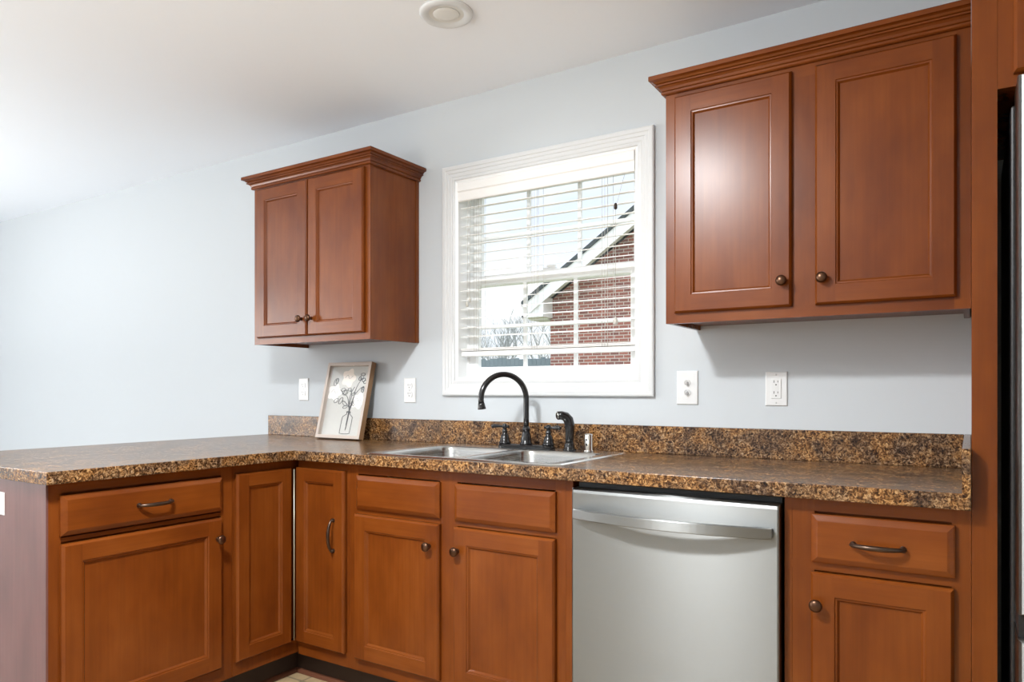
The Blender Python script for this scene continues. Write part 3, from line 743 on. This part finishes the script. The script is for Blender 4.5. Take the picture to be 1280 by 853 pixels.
# ------------------------------------------------------------------ recessed ceiling light
rl = thing('recessed_light', 'round white recessed ceiling light, switched off, above the sink', 'ceiling light', (.716, -.609, ZC))
MB().lathe([(.060, -.004), (.066, -.010), (.078, -.012), (.088, -.010), (.092, -.004), (.092, -.0005), (.060, -.0005)], n=40).build('trim_ring', TRIM, rl)
MB().lathe([(.060, -.0045), (.057, -.0020), (.052, -.0015), (.046, -.0012)], n=40).build('baffle', LENS, rl)
MB().lathe([(.0455, -.0050), (.043, -.0075), (.030, -.0090), (0, -.0095)], n=32).build('lens', LENS, rl)

# ------------------------------------------------------------------ outside
GZ = -.45
struct(B(-45, 30, .3, 70, GZ - .2, GZ, 'ground', LAWN))
HX, HY0, HZ = -5.976, 12.0, 3.05
hs = thing('brick_house', 'red brick neighbouring house with white gable trim seen through the window', 'house', (HX, HY0, GZ))
Wd, Dp, pitch = 9.0, 9.0, .665
zE = 3.02 - GZ + .20      # wall top at the eave, local
m = MB(); fr_ = [(0, 0), (Wd, 0), (Wd, zE), (Wd / 2, zE + pitch * Wd / 2), (0, zE)]
m.rings([[(x, y, z) for x, z in fr_] for y in (0, Dp)], smooth=False); m.build('brick_wall', BRICK, hs)
ov = .50; th = .14; rk = .45
def rake(y0, y1, a, b, name, mat):      # slab along both slopes between perpendicular offsets a..b above wall line
    m = MB(); e = ov; zl = zE - pitch * e
    P = [(-e, zl + a), (Wd / 2, zE + pitch * Wd / 2 + a), (Wd + e, zl + a), (Wd + e, zl + b), (Wd / 2, zE + pitch * Wd / 2 + b), (-e, zl + b)]
    m.add([(x, y0, z) for x, z in P] + [(x, y1, z) for x, z in P], [(0, 1, 4, 5), (1, 2, 3, 4), (6, 11, 10, 7), (7, 10, 9, 8), (0, 6, 7, 1), (1, 7, 8, 2), (5, 4, 10, 11), (4, 3, 9, 10), (0, 5, 11, 6), (2, 8, 9, 3)])
    return m.build(name, mat, hs)
rake(-rk - .03, Dp + rk, .20, .30, 'roof', SHINGLE)
rake(-rk, -rk + .03, -.10, .198, 'rake_board', XWHITE)
rake(-rk + .032, -.002, .06, .10, 'soffit', XWHITE)
m = MB(); m.box(-ov, .06, -rk + .0, -.004, zE - pitch * ov - .07, zE - pitch * ov - .02); m.box(-ov, -.02, -rk + .35, Dp, zE - pitch * ov - .10, zE - pitch * ov - .05)
m.add([(-ov, -rk + .031, zE - pitch * ov - .02), (.06, -rk + .031, zE - pitch * ov - .02), (.06, -rk + .031, zE + .05), (-ov, -.004, zE - pitch * ov - .02), (.06, -.004, zE - pitch * ov - .02), (.06, -.004, zE + .05)], [(0, 1, 2), (3, 5, 4), (0, 3, 4, 1), (1, 4, 5, 2), (0, 2, 5, 3)])
m.build('cornice_return', XWHITE, hs)
m = MB(); g = [(-ov - .13, .03), (-ov - .11, -.08), (-ov - .02, -.10), (-ov - .002, -.10), (-ov - .002, .05), (-ov - .02, .05), (-ov - .02, -.07), (-ov - .10, -.06), (-ov - .12, .04)]
m.rings([[(x, y, zE - pitch * ov + .06 + z) for x, z in g] for y in (-rk + .0, Dp)], smooth=False); m.build('gutter', XWHITE, hs)

fe = thing('wooden_fence', 'low blue-grey board fence beyond the window, left of the brick house', 'fence', (-20, 15.0, GZ))
m = MB(); x = 0
while x < 13.0:
    h = 2.52 + random.uniform(-.03, .03); m.box(x, x + .135, 0, .02, .03, h); x += .145
m.build('boards', FENCE, fe); m = MB(); m.box(0, 13.1, .021, .06, .4, .5); m.box(0, 13.1, .021, .06, 2.1, 2.2); m.build('rails', FENCE, fe)
for k in range(6): MB().box(.1 + 2.5 * k, .2 + 2.5 * k, .061, .16, 0, 2.45).build('post', FENCE, fe)

def tree(label, loc, h, seed, spread=.5):
    rnd = random.Random(seed); m = MB()
    def branch(p, d, L, r, lev):
        P = [p]; dd = d.copy(); n = 4
        for k in range(n):
            dd = (dd + Vector((rnd.uniform(-.16, .16), rnd.uniform(-.16, .16), rnd.uniform(-.02, .12)))).normalized(); P.append(P[-1] + dd * L / n)
        m.tube(P, [r * (1 - .55 * k / n) for k in range(n + 1)], 5 if lev > 1 else 8)
        if lev < 4:
            for k in range(4 if lev else 6):
                i = rnd.randint(2, n); ax = Vector((rnd.uniform(-1, 1), rnd.uniform(-1, 1), rnd.uniform(.1, .9))).normalized()
                branch(P[i], (dd * (1 - spread) + ax * spread).normalized(), L * rnd.uniform(.5, .72), r * .48, lev + 1)
    branch(Vector((0, 0, 0)), Vector((0, 0, 1)), h * .42, h * .022, 0)
    return tag(m.build('bare_tree', TWIG, loc=loc), label, 'tree', 'bare winter trees beyond the fence')
tree('largest bare winter tree, in the middle of the row beyond the fence', (-12.9, 20.6, GZ), 5.3, 3)
tree('bare winter tree at the left edge of the window view', (-15.2, 22.6, GZ), 4.9, 5)
tree('small bare winter tree nearest the brick house corner', (-14.2, 26.0, GZ), 5.3, 9)
